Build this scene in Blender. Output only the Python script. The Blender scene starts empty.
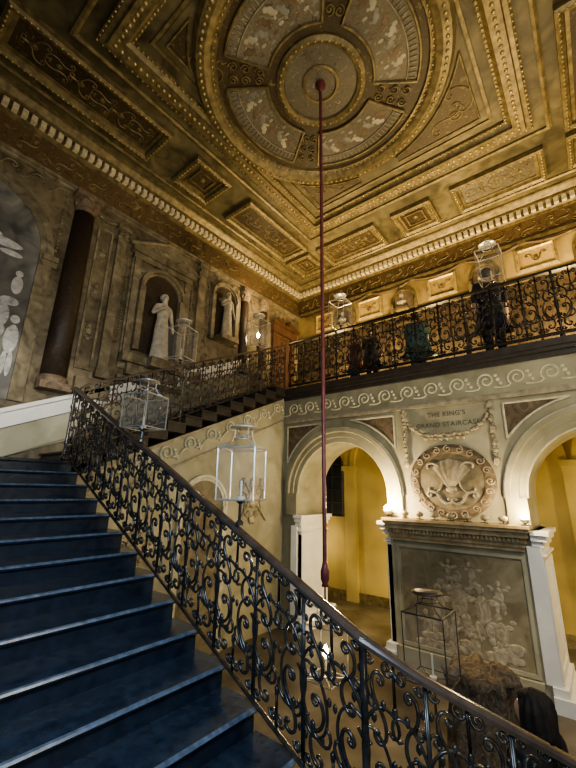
import bpy, bmesh, math, random
from mathutils import Vector, Matrix, noise
random.seed(7)
scene = bpy.context.scene
COL = scene.collection
XL, YB, ZC, YG, ZG, ZF, XR, YF = -6.8, 8.9, 6.4, 6.8, 2.31, -2.7, 2.2, -0.95

# ------------------------------------------------------------ materials
MATS = {}
def _nt(name):
    m = bpy.data.materials.new(name); m.use_nodes = True
    nt = m.node_tree; b = nt.nodes['Principled BSDF']
    MATS[name] = m
    return m, nt, b
def plain(name, col, rough=0.5, metal=0.0, var=0.25, scale=6, bump=0.0, emit=None, es=0, alpha=None, spec=None):
    m, nt, b = _nt(name)
    tc = nt.nodes.new('ShaderNodeTexCoord')
    n = nt.nodes.new('ShaderNodeTexNoise'); n.inputs['Scale'].default_value = scale; n.inputs['Detail'].default_value = 5
    nt.links.new(tc.outputs['Object'], n.inputs['Vector'])
    r = nt.nodes.new('ShaderNodeValToRGB')
    c0 = [c*(1-var) for c in col]; c1 = [min(1, c*(1+var)) for c in col]
    r.color_ramp.elements[0].position = .3; r.color_ramp.elements[1].position = .7
    r.color_ramp.elements[0].color = (*c0, 1); r.color_ramp.elements[1].color = (*c1, 1)
    nt.links.new(n.outputs['Fac'], r.inputs['Fac'])
    nt.links.new(r.outputs['Color'], b.inputs['Base Color'])
    b.inputs['Roughness'].default_value = rough; b.inputs['Metallic'].default_value = metal
    if spec is not None: b.inputs['Specular IOR Level'].default_value = spec
    if bump:
        bp = nt.nodes.new('ShaderNodeBump'); bp.inputs['Strength'].default_value = bump; bp.inputs['Distance'].default_value = .02
        nt.links.new(n.outputs['Fac'], bp.inputs['Height']); nt.links.new(bp.outputs['Normal'], b.inputs['Normal'])
    if emit:
        b.inputs['Emission Color'].default_value = (*emit, 1); b.inputs['Emission Strength'].default_value = es
    if alpha is not None: b.inputs['Alpha'].default_value = alpha
    return m
def fresco(name, cols, scale=1.5, dist=1.5, detail=6, rough=.6, big=.5, bigscale=.5, metal=0):
    m, nt, b = _nt(name)
    tc = nt.nodes.new('ShaderNodeTexCoord')
    n = nt.nodes.new('ShaderNodeTexNoise'); n.inputs['Scale'].default_value = scale
    n.inputs['Detail'].default_value = detail; n.inputs['Distortion'].default_value = dist
    nt.links.new(tc.outputs['Object'], n.inputs['Vector'])
    r = nt.nodes.new('ShaderNodeValToRGB')
    k = len(cols); e = r.color_ramp.elements
    while len(e) < k: e.new(.5)
    for i, c in enumerate(cols):
        e[i].position = .3 + .42*i/(k-1); e[i].color = (*c, 1)
    nt.links.new(n.outputs['Fac'], r.inputs['Fac'])
    n2 = nt.nodes.new('ShaderNodeTexNoise'); n2.inputs['Scale'].default_value = bigscale; n2.inputs['Detail'].default_value = 2
    nt.links.new(tc.outputs['Object'], n2.inputs['Vector'])
    mr = nt.nodes.new('ShaderNodeMapRange'); mr.inputs['From Min'].default_value = .35; mr.inputs['From Max'].default_value = .65
    mr.inputs['To Min'].default_value = 1-big; mr.inputs['To Max'].default_value = 1.15
    nt.links.new(n2.outputs['Fac'], mr.inputs['Value'])
    mx = nt.nodes.new('ShaderNodeMix'); mx.data_type = 'RGBA'; mx.blend_type = 'MULTIPLY'; mx.inputs[0].default_value = 1
    nt.links.new(r.outputs['Color'], mx.inputs[6]); nt.links.new(mr.outputs['Result'], mx.inputs[7])
    nt.links.new(mx.outputs[2], b.inputs['Base Color'])
    b.inputs['Roughness'].default_value = rough; b.inputs['Metallic'].default_value = metal
    return m

wall_m   = fresco('painted_wall', [(.06,.047,.026),(.145,.115,.068),(.19,.155,.095),(.24,.2,.13)], 4.5, 1.0, detail=10, rough=.6, big=.4, bigscale=1.1)
scene_m  = fresco('painted_scene', [(.07,.072,.068),(.15,.15,.14),(.23,.22,.19),(.38,.37,.34)], 1.8, 1.4, rough=.5)
pale_m   = fresco('pale_painted_figures', [(.24,.24,.23),(.38,.38,.37),(.48,.48,.46),(.6,.6,.57)], 7, 1.5, rough=.5, big=.2)
frieze_m = fresco('painted_frieze', [(.04,.028,.014),(.13,.08,.04),(.09,.065,.03),(.28,.21,.11)], 3.5, 2.5, rough=.5)
amber_m  = fresco('amber_wall', [(.2,.14,.055),(.38,.28,.11),(.46,.34,.14),(.54,.42,.2)], 1.6, 1.0, rough=.6)
amberp_m = fresco('amber_panel', [(.3,.2,.07),(.6,.43,.16),(.5,.34,.12),(.72,.54,.25)], 5, 2, rough=.5)
arc_m    = fresco('grisaille_plaster', [(.26,.245,.165),(.33,.31,.215),(.37,.35,.25),(.42,.4,.3)], 2.2, .8, detail=9, rough=.7, big=.35)
arcd_m   = fresco('grisaille_dark', [(.12,.1,.06),(.18,.155,.1),(.23,.2,.13),(.3,.265,.18)], 3, 1.6, rough=.7)
pier_m   = fresco('tan_painted_panel', [(.16,.135,.08),(.23,.195,.12),(.28,.24,.15),(.34,.29,.19)], 3, 1.6, rough=.7)
group_m  = fresco('painted_group', [(.19,.165,.105),(.3,.26,.18),(.4,.35,.25),(.52,.48,.37)], 7, 2.2, rough=.7, big=.3)
spand_m  = fresco('brown_spandrel', [(.08,.056,.036),(.145,.105,.068),(.19,.142,.092),(.26,.2,.135)], 5, 2, rough=.7)
ledge_m  = fresco('golden_stone', [(.25,.19,.1),(.35,.27,.145),(.41,.33,.185),(.49,.41,.25)], 6, 1, rough=.55, big=.2)
shell_m  = fresco('muted_shell', [(.2,.17,.11),(.28,.24,.165),(.34,.3,.21),(.42,.37,.27)], 6, 1, rough=.7, big=.2)
ceil_m   = fresco('ceiling_paint', [(.06,.05,.026),(.12,.102,.054),(.175,.148,.08),(.23,.19,.105)], 2.6, 1.2, detail=9, rough=.5, big=.5)
ceild_m  = fresco('ceiling_scrollwork', [(.025,.018,.01),(.095,.065,.033),(.06,.044,.022),(.3,.235,.12)], 6, 3.5, detail=8, rough=.5)
lobe_m   = fresco('ceiling_figures', [(.08,.07,.05),(.22,.2,.15),(.16,.13,.085),(.44,.41,.34)], 6.5, 3, rough=.5)
lowwall_m= fresco('dim_lower_wall', [(.02,.014,.008),(.05,.035,.02),(.075,.052,.028),(.13,.09,.048)], 2.5, 2, rough=.6)  # dimness behind the gallery rail is put into this dark colour
gold_m   = plain('old_gold', (.52,.42,.21), .34, .5, .4, 14)
dent_m   = plain('pale_dentils', (.66,.58,.4), .5, .1, .25, 10)
golddk_m = plain('dull_gold', (.19,.152,.078), .44, .3, .45, 10)
relief_m = plain('pale_relief', (.52,.5,.38), .7, 0, .25, 9)
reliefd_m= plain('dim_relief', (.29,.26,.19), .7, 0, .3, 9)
wallrel_m= fresco('left_wall_moulding', [(.1,.08,.047),(.18,.15,.09),(.24,.2,.13),(.32,.275,.185)], 5, 1, rough=.65, big=.4, bigscale=1.2)
brownp_m = fresco('brown_marble', [(.022,.015,.01),(.055,.037,.023),(.04,.027,.017),(.08,.056,.036)], 3, 2, rough=.55)
white_m  = plain('white_paint', (.74,.73,.69), .5, 0, .06, 5)
stone_m  = plain('pale_stone', (.37,.34,.27), .7, 0, .25, 9, .2)
step_m   = plain('blue_black_step', (.013,.022,.037), .32, 0, .35, 14, .2)
tread_m  = plain('step_tread', (.026,.041,.066), .2, 0, .35, 14, .15)
nose_m   = plain('step_edge_highlight', (.1,.14,.2), .22, 0, .4, 20)  # edge highlight on the nosings, painted in as a paler colour
iron_m   = plain('wrought_iron', (.1,.09,.08), .27, .65, .45, 25)
irond_m  = plain('black_iron', (.035,.031,.027), .38, .45, .3, 25)
rail_m   = plain('handrail_iron', (.11,.085,.07), .22, .3, .3, 12)
dark_m   = plain('dark_moulding', (.035,.03,.026), .5, 0, .3, 8)
ink_m    = plain('faded_ink', (.125,.11,.075), .7, 0, .2, 8)
yellow_m = fresco('yellow_hall', [(.44,.34,.11),(.54,.43,.15),(.58,.47,.18),(.62,.51,.21)], .8, .3, rough=.7, big=.5)
floor_m  = fresco('stone_floor', [(.07,.057,.04),(.11,.094,.07),(.15,.13,.1),(.2,.18,.15)], 2, .5, rough=.4)
door_m   = plain('brown_mahogany', (.085,.045,.028), .45, 0, .3, 6)
rod_m    = plain('dark_red_rod', (.17,.05,.055), .4, .2, .2, 8)
metal_m  = plain('pale_lantern_metal', (.56,.55,.52), .28, .6, .2, 12)
glass_m  = plain('lantern_glass', (.75,.8,.82), .02, 0, .05, 3, alpha=.035)
candle_m = plain('candle_wax', (.6,.56,.46), .5, 0, .05)
domed_m  = plain('dim_dome', (.2,.18,.14), .5, 0, .1)
bulb_m   = plain('warm_bulb', (1,.8,.5), .5, 0, 0, emit=(1,.72,.36), es=120)
bulbhot_m= plain('hot_bulb', (1,.9,.6), .5, 0, 0, emit=(1,.78,.38), es=500)
winglass_m = plain('night_window', (.02,.025,.03), .08)
fur_m    = fresco('crumpled_brown_cloth', [(.045,.032,.021),(.12,.087,.056),(.18,.138,.09),(.3,.24,.165)], 11, 2.5, rough=.9)

# ------------------------------------------------------------ helpers
def link(o, parent=None):
    COL.objects.link(o)
    if parent: o.parent = parent
    return o
def empty(name, loc=(0,0,0), label=None, cat=None, group=None):
    o = bpy.data.objects.new(name, None); o.location = loc; o.empty_display_size = .1
    COL.objects.link(o)
    if label: o['label'] = label
    if cat: o['category'] = cat
    if group: o['group'] = group
    return o
def fin(bm, name, mat, parent=None, struct=False, smooth=False, label=None, cat=None, group=None, recalc=True, loc=None):
    if recalc: bmesh.ops.recalc_face_normals(bm, faces=bm.faces)
    me = bpy.data.meshes.new(name); bm.to_mesh(me); bm.free()
    for mt in (mat if isinstance(mat, (list, tuple)) else [mat]): me.materials.append(mt)
    if smooth:
        for p in me.polygons: p.use_smooth = True
    o = bpy.data.objects.new(name, me); link(o, parent)
    if loc: o.location = loc
    if struct: o['kind'] = 'structure'
    if label: o['label'] = label
    if cat: o['category'] = cat
    if group: o['group'] = group
    return o
TN = [0]
def trim(bm, mat, smooth=False):
    TN[0] += 1
    return fin(bm, 'trim_%d' % TN[0], mat, struct=True, smooth=smooth)
def B(bm, x0, x1, y0, y1, z0, z1, mi=0):
    v = [bm.verts.new(p) for p in ((x0,y0,z0),(x1,y0,z0),(x1,y1,z0),(x0,y1,z0),(x0,y0,z1),(x1,y0,z1),(x1,y1,z1),(x0,y1,z1))]
    for q in ((0,3,2,1),(4,5,6,7),(0,1,5,4),(1,2,6,5),(2,3,7,6),(3,0,4,7)):
        f = bm.faces.new([v[i] for i in q]); f.material_index = mi
def MB(bm, mp, u0, u1, v0, v1, w0, w1):
    v = [bm.verts.new(mp(*p)) for p in ((u0,v0,w0),(u1,v0,w0),(u1,v1,w0),(u0,v1,w0),(u0,v0,w1),(u1,v0,w1),(u1,v1,w1),(u0,v1,w1))]
    for q in ((0,3,2,1),(4,5,6,7),(0,1,5,4),(1,2,6,5),(2,3,7,6),(3,0,4,7)):
        bm.faces.new([v[i] for i in q])
def tube(bm, pts, r, sides=6, caps=True, flat=None):
    pts = [Vector(p) for p in pts]; rings = []
    n = len(pts); up = None
    for i, p in enumerate(pts):
        t = (pts[min(i+1, n-1)] - pts[max(i-1, 0)])
        if t.length < 1e-9: t = Vector((0,0,1))
        t.normalize()
        if up is None:
            up = Vector((0,0,1)) if abs(t.z) < .9 else Vector((0,1,0))
        a = t.cross(up)
        if a.length < 1e-4: a = t.orthogonal()
        a.normalize(); b = a.cross(t).normalized(); up = b
        rr = r[i] if isinstance(r, (list, tuple)) else r
        rings.append([bm.verts.new(p + a*math.cos(2*math.pi*k/sides)*rr + b*math.sin(2*math.pi*k/sides)*rr) for k in range(sides)])
    for i in range(n-1):
        for k in range(sides):
            k2 = (k+1) % sides
            bm.faces.new((rings[i][k], rings[i][k2], rings[i+1][k2], rings[i+1][k]))
    if caps:
        bm.faces.new(rings[0][::-1]); bm.faces.new(rings[-1])
def lathe(bm, prof, c=(0,0,0), n=16, sx=1, sy=1):
    rings = []
    for r, z in prof:
        rings.append([bm.verts.new((c[0]+sx*r*math.cos(2*math.pi*k/n), c[1]+sy*r*math.sin(2*math.pi*k/n), c[2]+z)) for k in range(n)])
    for i in range(len(rings)-1):
        for k in range(n):
            k2 = (k+1) % n
            bm.faces.new((rings[i][k], rings[i][k2], rings[i+1][k2], rings[i+1][k]))
    bm.faces.new(rings[0][::-1]); bm.faces.new(rings[-1])
def ball(bm, c, r, s=(1,1,1), sub=1):
    bmesh.ops.create_icosphere(bm, subdivisions=sub, radius=1, matrix=Matrix.Translation(c) @ Matrix.Diagonal((r*s[0], r*s[1], r*s[2], 1)))
cm = lambda u,v,w: (u, v, ZC-w)            # ceiling
lm = lambda u,v,w: (XL+w, u, v)            # left wall
bmp = lambda u,v,w: (u, YB-w, v)           # back wall
am = lambda u,v,w: (u, YG-w, v)            # arcade face
sm = lambda u,v,w: (-5.58+w, u, v)         # wall below upper flight
def rect(bm, mp, u0, u1, v0, v1, prof):
    rings = []
    for o, w in prof:
        rings.append([bm.verts.new(mp(*p)) for p in ((u0+o,v0+o,w),(u1-o,v0+o,w),(u1-o,v1-o,w),(u0+o,v1-o,w))])
    for i in range(len(rings)-1):
        for k in range(4):
            k2 = (k+1) % 4
            bm.faces.new((rings[i][k], rings[i][k2], rings[i+1][k2], rings[i+1][k]))
def arc(bm, mp, cu, cv, prof, a0=0, a1=2*math.pi, n=48, ends=True):
    full = abs(a1-a0-2*math.pi) < 1e-6
    cols = []
    for i in range(n if full else n+1):
        a = a0+(a1-a0)*i/n
        cols.append([bm.verts.new(mp(cu+r*math.cos(a), cv+r*math.sin(a), w)) for r, w in prof])
    m = len(cols)
    for i in range(m if full else m-1):
        j = (i+1) % m
        for k in range(len(prof)-1):
            bm.faces.new((cols[i][k], cols[j][k], cols[j][k+1], cols[i][k+1]))
def poly(bm, mp, pts, w):
    return bm.faces.new([bm.verts.new(mp(u, v, w)) for u, v in pts])
def slab(bm, mp, pts, w0, w1):
    a = [bm.verts.new(mp(u,v,w0)) for u,v in pts]; b = [bm.verts.new(mp(u,v,w1)) for u,v in pts]
    bm.faces.new(a[::-1]); bm.faces.new(b)
    for i in range(len(pts)):
        j = (i+1) % len(pts); bm.faces.new((a[i], a[j], b[j], b[i]))
def scroll(P, Q, kind='S', n=44, tight=3.0, turn=7.5, flip=1):
    """planar C or S scroll whose two volute centres sit at P and Q"""
    x = y = 0.0; th = 0.0; pts = [(0, 0)]
    ks = []
    for i in range(n):
        t = (i+.5)/n; s = 2*t-1
        k = .12 + abs(s)**tight
        if kind == 'S' and s > 0: k = -k
        ks.append(k)
    tot = sum(abs(k) for k in ks); ds = 1.0/n
    for k in ks:
        th += flip*k/tot*turn*1.9; x += math.cos(th)*ds; y += math.sin(th)*ds; pts.append((x, y))
    ex, ey = pts[-1]; L = math.hypot(ex, ey) or 1e-6
    dx, dy = Q[0]-P[0], Q[1]-P[1]; sc = math.hypot(dx, dy)/L
    an = math.atan2(dy, dx) - math.atan2(ey, ex); c, s_ = math.cos(an)*sc, math.sin(an)*sc
    return [(P[0]+c*a-s_*b, P[1]+s_*a+c*b) for a, b in pts]
def spiral(c, r, a0, turns=1.4, d=1, n=22, r1=.18):
    return [(c[0]+r*(1-(1-r1)*i/n)*math.cos(a0+d*turns*2*math.pi*i/n), c[1]+r*(1-(1-r1)*i/n)*math.sin(a0+d*turns*2*math.pi*i/n)) for i in range(n+1)]
def wtube(bm, mp, pts, r, w=.0, sides=5):
    tube(bm, [mp(u, v, w) for u, v in pts], r, sides)
def garland(bm, mp, pts, r, w, step=.05):
    for i in range(len(pts)-1):
        (a, b), (c, d) = pts[i], pts[i+1]; L = math.hypot(c-a, d-b); m = max(1, int(L/step))
        for k in range(m):
            t = k/m; rr = r*random.uniform(.7, 1.25)
            ball(bm, mp(a+(c-a)*t+random.uniform(-.3,.3)*r, b+(d-b)*t+random.uniform(-.3,.3)*r, w), rr)

# ------------------------------------------------------------ room shell
bm = bmesh.new(); B(bm, -9, XR+.2, YF-.2, 12, ZF-.2, ZF); fin(bm, 'floor', floor_m, struct=True)
bm = bmesh.new(); B(bm, XL-.2, XR+.2, YF-.2, YB+.2, ZC, ZC+.2); fin(bm, 'ceiling', ceil_m, struct=True)
bm = bmesh.new(); B(bm, XL-.2, XL, YF-.2, YB+.2, ZG-.2, ZC); B(bm, XL-.2, XL, YF-.2, 7.8, ZF, ZG-.2); fin(bm, 'wall_left', wall_m, struct=True)
bm = bmesh.new(); B(bm, XL, XR, YB, YB+.2, ZG-.15, ZC); fin(bm, 'wall_back', amber_m, struct=True)
bm = bmesh.new(); B(bm, XR, XR+.2, YF-.2, YB+.2, ZF, ZC); fin(bm, 'wall_right', wall_m, struct=True)
bm = bmesh.new(); B(bm, XL, XR, YF-.2, YF, ZF, ZC); fin(bm, 'wall_front', wall_m, struct=True)
bm = bmesh.new(); B(bm, XL, XR, YG+.02, YB, ZG-.12, ZG); fin(bm, 'floor_gallery', dark_m, struct=True)
def arch_wall(name, mp_, u0, u1, z0, z1, arches, depth, mat):
    bm = bmesh.new(); cur = u0
    for (c, r, sp) in arches:
        MB(bm, mp_, cur, c-r, z0, z1, 0, -depth)
        n = 32; prev = None
        for i in range(n+1):
            a = math.pi - math.pi*i/n; u = c+r*math.cos(a); v = sp+r*math.sin(a)
            cols = [bm.verts.new(mp_(u, v, 0)), bm.verts.new(mp_(u, z1, 0)), bm.verts.new(mp_(u, z1, -depth)), bm.verts.new(mp_(u, v, -depth))]
            if prev:
                for k in range(4):
                    k2 = (k+1) % 4; bm.faces.new((prev[k], cols[k], cols[k2], prev[k2]))
            prev = cols
        cur = c+r
    MB(bm, mp_, cur, u1, z0, z1, 0, -depth)
    return fin(bm, name, mat, struct=True)
SP = -.05
arch_wall('wall_arcade', am, XL, XR, ZF, ZG-.12, [(-4.1,1.05,SP),(.2,1.05,SP)], 1.0, arc_m)
YH = 9.5
bm = bmesh.new(); B(bm, -9, XR+.2, YH, YH+.2, ZF, 1.9); fin(bm, 'wall_hall_back', yellow_m, struct=True)
bm = bmesh.new(); B(bm, -9.2, -9, 7.8, YH+.2, ZF, 1.9); fin(bm, 'wall_hall_left', yellow_m, struct=True)
bm = bmesh.new(); B(bm, XR, XR+.2, 9.1, YH+.2, ZF, 1.9); fin(bm, 'wall_hall_right', yellow_m, struct=True)
bm = bmesh.new(); B(bm, -9.2, XR, 7.8, YH+.2, 1.9, 2.1); fin(bm, 'ceiling_hall', yellow_m, struct=True)
bm = bmesh.new()
hb = lambda u,v,w: (u, YH-w, v)
MB(bm, hb, -9, XR, ZF, ZF+.22, 0, .04)
trim(bm, golddk_m)
bm = bmesh.new()
for c in (-5.35,-2.9,-.35):
    MB(bm, hb, c-.16, c+.16, ZF, .55, 0, .12)
    MB(bm, hb, c-.2, c+.2, .55, .68, 0, .18)
for c in (-4.12,-1.62,.9):
    arc(bm, hb, c, .68, [(1.08,0),(1.08,.12),(1.22,.12),(1.22,0)], 0, math.pi, 24)
trim(bm, yellow_m)
bm = bmesh.new()
pts = [(-6.3,-.65),(-5.62,-.65)]+[(-5.96+.34*math.cos(math.pi*i/16), .75+.34*math.sin(math.pi*i/16)) for i in range(17)]
poly(bm, hb, pts, .02); fin(bm, 'window_2', winglass_m, struct=True)
bm = bmesh.new(); wtube(bm, hb, pts+pts[:1], .035, .03)
for z in (-.3,.05,.4,.75): MB(bm, hb, -6.3, -5.62, z-.012, z+.012, .02, .04)
MB(bm, hb, -5.975, -5.945, -.65, 1.08, .02, .04)
fin(bm, 'window_1', dark_m, struct=True)

# ------------------------------------------------------------ cornices
def cornice(x0, x1, y0, y1, zt, k=1.0):
    bm = bmesh.new(); mp = lambda u,v,w: (u, v, zt-w)
    rect(bm, mp, x0, x1, y0, y1, [(0,.42*k),(.05*k,.42*k),(.05*k,.36*k),(.09*k,.34*k),(.09*k,.2*k),(.2*k,.2*k),(.2*k,.14*k),(.25*k,.1*k),(.3*k,.06*k),(.34*k,.05*k),(.34*k,0)])
    trim(bm, golddk_m)
    bm = bmesh.new()
    def row(a, b, f, s, w):
        n = int((b-a)/s)
        for i in range(n):
            c = a+s*(i+.5); f(c, s*w/2)
    s = .14*k
    row(x0, x1, lambda c, h: B(bm, c-h, c+h, y1-.19*k, y1-.09*k, zt-.34*k, zt-.21*k), s, .6)
    row(x0, x1, lambda c, h: B(bm, c-h, c+h, y0+.09*k, y0+.19*k, zt-.34*k, zt-.21*k), s, .6)
    row(y0, y1, lambda c, h: B(bm, x0+.09*k, x0+.19*k, c-h, c+h, zt-.34*k, zt-.21*k), s, .6)
    row(y0, y1, lambda c, h: B(bm, x1-.19*k, x1-.09*k, c-h, c+h, zt-.34*k, zt-.21*k), s, .6)
    trim(bm, dent_m)
cornice(XL, XR, YF, YB, ZC)
FX0, FX1, FY0, FY1 = -4.72, .12, 1.2, 6.72
bm = bmesh.new()
rect(bm, cm, FX0, FX1, FY0, FY1, [(0,0),(0,.07),(.04,.1),(.1,.1),(.12,.16),(.3,.16),(.3,.1),(.36,.05),(.4,.05),(.4,0)])
rect(bm, cm, FX0+.55, FX1-.55, FY0+.55, FY1-.55, [(0,0),(0,.03),(.05,.03),(.05,0)])
trim(bm, golddk_m)
bm = bmesh.new()
def rowrect(bm, x0, x1, y0, y1, s, r, w):
    n = int((x1-x0)/s)
    for i in range(n+1):
        for y in (y0, y1): ball(bm, cm(x0+(x1-x0)*i/n, y, w), r, (1,1,.7))
    n = int((y1-y0)/s)
    for i in range(1, n):
        for x in (x0, x1): ball(bm, cm(x, y0+(y1-y0)*i/n, w), r, (1,1,.7))
rowrect(bm, FX0+.21, FX1-.21, FY0+.21, FY1-.21, .1, .032, .165)
rowrect(bm, FX0+.38, FX1-.38, FY0+.38, FY1-.38, .08, .02, .06)
rowrect(bm, FX0+.02, FX1-.02, FY0+.02, FY1-.02, .09, .02, .09)
trim(bm, gold_m, True)
CX, CY, CR = -2.5, 3.8, 1.04
bm = bmesh.new(); poly(bm, cm, [(FX0+.62,FY0+.62),(FX1-.62,FY0+.62),(FX1-.62,FY1-.62),(FX0+.62,FY1-.62)], .012); trim(bm, ceil_m)
for sx in (-1, 1):
    for sy in (-1, 1):
        ex = FX1-.72-CX if sx > 0 else CX-FX0-.72; ey = FY1-.72-CY if sy > 0 else CY-FY0-.72
        bm = bmesh.new(); R = 2.1
        a0 = math.acos(min(1, ex/R)) if ex < R else 0.12; a1 = math.asin(min(1, ey/R)) if ey < R else math.pi/2-.12
        a0 = max(a0, .2); a1 = min(a1, 1.37)
        pts = [(CX+sx*ex, CY+sy*R*math.sin(a0)), (CX+sx*ex, CY+sy*ey), (CX+sx*R*math.cos(a1), CY+sy*ey)]
        for i in range(13):
            a = a1+(a0-a1)*i/12; pts.append((CX+sx*min(ex,R*math.cos(a)), CY+sy*min(ey,R*math.sin(a))))
        poly(bm, cm, pts, .02); trim(bm, ceild_m)
        bm = bmesh.new(); tube(bm, [cm(u,v,.03) for u,v in pts+pts[:1]], .018, 5)
        qx, qy = CX+sx*(ex-.28), CY+sy*(ey-.28)
        tube(bm, [cm(u,v,.025) for u,v in scroll((qx,qy-.2*sy),(qx-.42*sx,qy+.1*sy),'S')], .012, 5)
        tube(bm, [cm(u,v,.025) for u,v in scroll((qx,qy-.45*sy),(qx+.1*sx,qy-.1*sy),'C')], .012, 5)
        tube(bm, [cm(u,v,.025) for u,v in spiral((qx-.05*sx,qy-.05*sy),.12,0,1.5,sx)], .012, 5)
        trim(bm, golddk_m)
bm = bmesh.new()
arc(bm, cm, CX, CY, [(r*CR,w) for r,w in ((1.95,0),(1.95,.06),(1.9,.12),(1.78,.14),(1.7,.1),(1.66,.06),(1.62,.06),(1.6,0))], n=72)
arc(bm, cm, CX, CY, [(.72,0),(.72,.05),(.66,.08),(.6,.05),(.58,0)], n=48)
arc(bm, cm, CX, CY, [(.3,0),(.3,.03),(.26,.04),(.24,0)], n=36)
trim(bm, golddk_m, False)
bm = bmesh.new()
for i in range(120):
    a = 2*math.pi*i/120; ball(bm, cm(CX+1.84*CR*math.cos(a), CY+1.84*CR*math.sin(a), .14), .03, (1,1,.6))
for i in range(120):
    a = 2*math.pi*i/120; ball(bm, cm(CX+1.66*CR*math.cos(a), CY+1.66*CR*math.sin(a), .07), .018)
for i in range(40):
    a = 2*math.pi*i/40; ball(bm, cm(CX+.66*math.cos(a), CY+.66*math.sin(a), .08), .02)
trim(bm, gold_m, True)
bm = bmesh.new(); arc(bm, cm, CX, CY, [(1.6*CR,.014),(.72,.014)], n=64); trim(bm, ceild_m)
bm = bmesh.new(); arc(bm, cm, CX, CY, [(.58,.014),(.01,.014)], n=40); trim(bm, lobe_m)
figmats = [plain('fresco_umber', (.16,.115,.075), .6), plain('fresco_buff', (.4,.37,.29), .6), plain('fresco_grey', (.22,.22,.19), .6)]
for q in range(4):
    am0 = q*math.pi/2
    a0, a1 = am0-.62, am0+.62
    bm = bmesh.new(); arc(bm, cm, CX, CY, [(1.55,.025),(.86,.025)], a0, a1, n=20); trim(bm, lobe_m)
    bm = bmesh.new()
    path = [(CX+1.55*math.cos(a0+(a1-a0)*i/20), CY+1.55*math.sin(a0+(a1-a0)*i/20)) for i in range(21)] + \
           [(CX+.86*math.cos(a1+(a0-a1)*i/20), CY+.86*math.sin(a1+(a0-a1)*i/20)) for i in range(21)]
    tube(bm, [cm(u,v,.04) for u,v in path+path[:1]], .022, 6)
    for s in (-1, 1):
        am1 = am0+math.pi/4
        for rr in (1.0,1.22,1.42):
            c = (CX+rr*math.cos(am1+s*.07), CY+rr*math.sin(am1+s*.07))
            tube(bm, [cm(u,v,.03) for u,v in spiral(c, .075, am1+ (0 if s>0 else math.pi), 1.4, s)], .011, 5)
    trim(bm, golddk_m)
    for mi in range(3):
        bm = bmesh.new()
        for i in range(mi, 9, 3):
            a = a0+.12+(a1-a0-.24)*i/8; r = 1.2+.05*math.sin(i*2.1)
            for (dr,da,s,sz) in ((0,0,.05,(1,1.2,.2)),(-.05,.03,.036,(1.3,1,.2)),(-.1,0,.024,(1,1,.3)),(.05,-.04,.036,(1.2,1,.2)),(-.2,.03,.03,(1.5,.8,.3))):
                ball(bm, cm(CX+(r+dr)*math.cos(a+da), CY+(r+dr)*math.sin(a+da), .026), s, (sz[0],sz[1],.08), 2)
        trim(bm, figmats[mi], True)
    bm = bmesh.new()
    for i in range(23):
        a = a0+.04+(a1-a0-.08)*i/22
        tube(bm, [cm(CX+1.39*math.cos(a), CY+1.39*math.sin(a), .035), cm(CX+1.5*math.cos(a), CY+1.5*math.sin(a), .035)], .009, 5)
    tube(bm, [cm(CX+1.37*math.cos(a0+(a1-a0)*i/20), CY+1.37*math.sin(a0+(a1-a0)*i/20), .035) for i in range(21)], .011, 5)
    trim(bm, reliefd_m, True)
def coffer(x0, x1, y0, y1, mat=ceild_m):
    bm = bmesh.new()
    rect(bm, cm, x0, x1, y0, y1, [(0,0),(0,.1),(.05,.13),(.1,.1),(.12,.04),(.17,.04),(.17,.014)])
    trim(bm, golddk_m)
    bm = bmesh.new(); rowrect(bm, x0+.05, x1-.05, y0+.05, y1-.05, .08, .019, .13); trim(bm, gold_m, True)
    bm = bmesh.new(); poly(bm, cm, [(x0+.17,y0+.17),(x1-.17,y0+.17),(x1-.17,y1-.17),(x0+.17,y1-.17)], .016); trim(bm, mat)
    bm = bmesh.new(); w, h = x1-x0, y1-y0; cx, cy = (x0+x1)/2, (y0+y1)/2
    if w > 1.3*h or h > 1.3*w:
        L = max(w, h); n = max(2, int(L/.42))
        for i in range(n):
            t = -L/2+.28+(L-.56)*(i+.5)/n; s = 1 if i % 2 else -1
            for q in (-1,1):
                if w > h: pts = scroll((cx+t-.14, cy+.04*q), (cx+t+.14, cy+.15*q), 'S', flip=s*q)
                else: pts = scroll((cx+.04*q, cy+t-.14), (cx+.15*q, cy+t+.14), 'S', flip=s*q)
                tube(bm, [cm(u,v,.02) for u,v in pts], .011, 5)
            ball(bm, cm(cx+(t if w > h else 0), cy+(0 if w > h else t), .02), .05, (1,1,.4))
    else:
        rect(bm, cm, x0+.25, x1-.25, y0+.25, y1-.25, [(0,.016),(0,.05),(.03,.05),(.03,.016)])
        ball(bm, cm(cx, cy, .02), .06, (1,1,.6), 2)
    trim(bm, golddk_m)
for (x0,x1) in ((-6.05,-5.15),(.55,1.45)):
    coffer(x0,x1,.25,2.85); coffer(x0,x1,3.42,4.34); coffer(x0,x1,4.9,7.15)
for (y0,y1) in ((7.3,8.2),):
    coffer(-5.0,-3.3,y0,y1); coffer(-2.86,-1.94,y0,y1); coffer(-1.5,.2,y0,y1, lobe_m)
    coffer(-6.05,-5.25,y0,y1)
    coffer(.55,1.45,y0,y1)
bm = bmesh.new()
rect(bm, cm, -6.3, 1.7, -.35, 8.4, [(0,0),(0,.04),(.04,.06),(.08,.04),(.08,0)])
rect(bm, cm, -4.98, .38, .94, 6.98, [(0,0),(0,.04),(.04,.06),(.08,.04),(.08,0)])
trim(bm, golddk_m)

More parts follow.
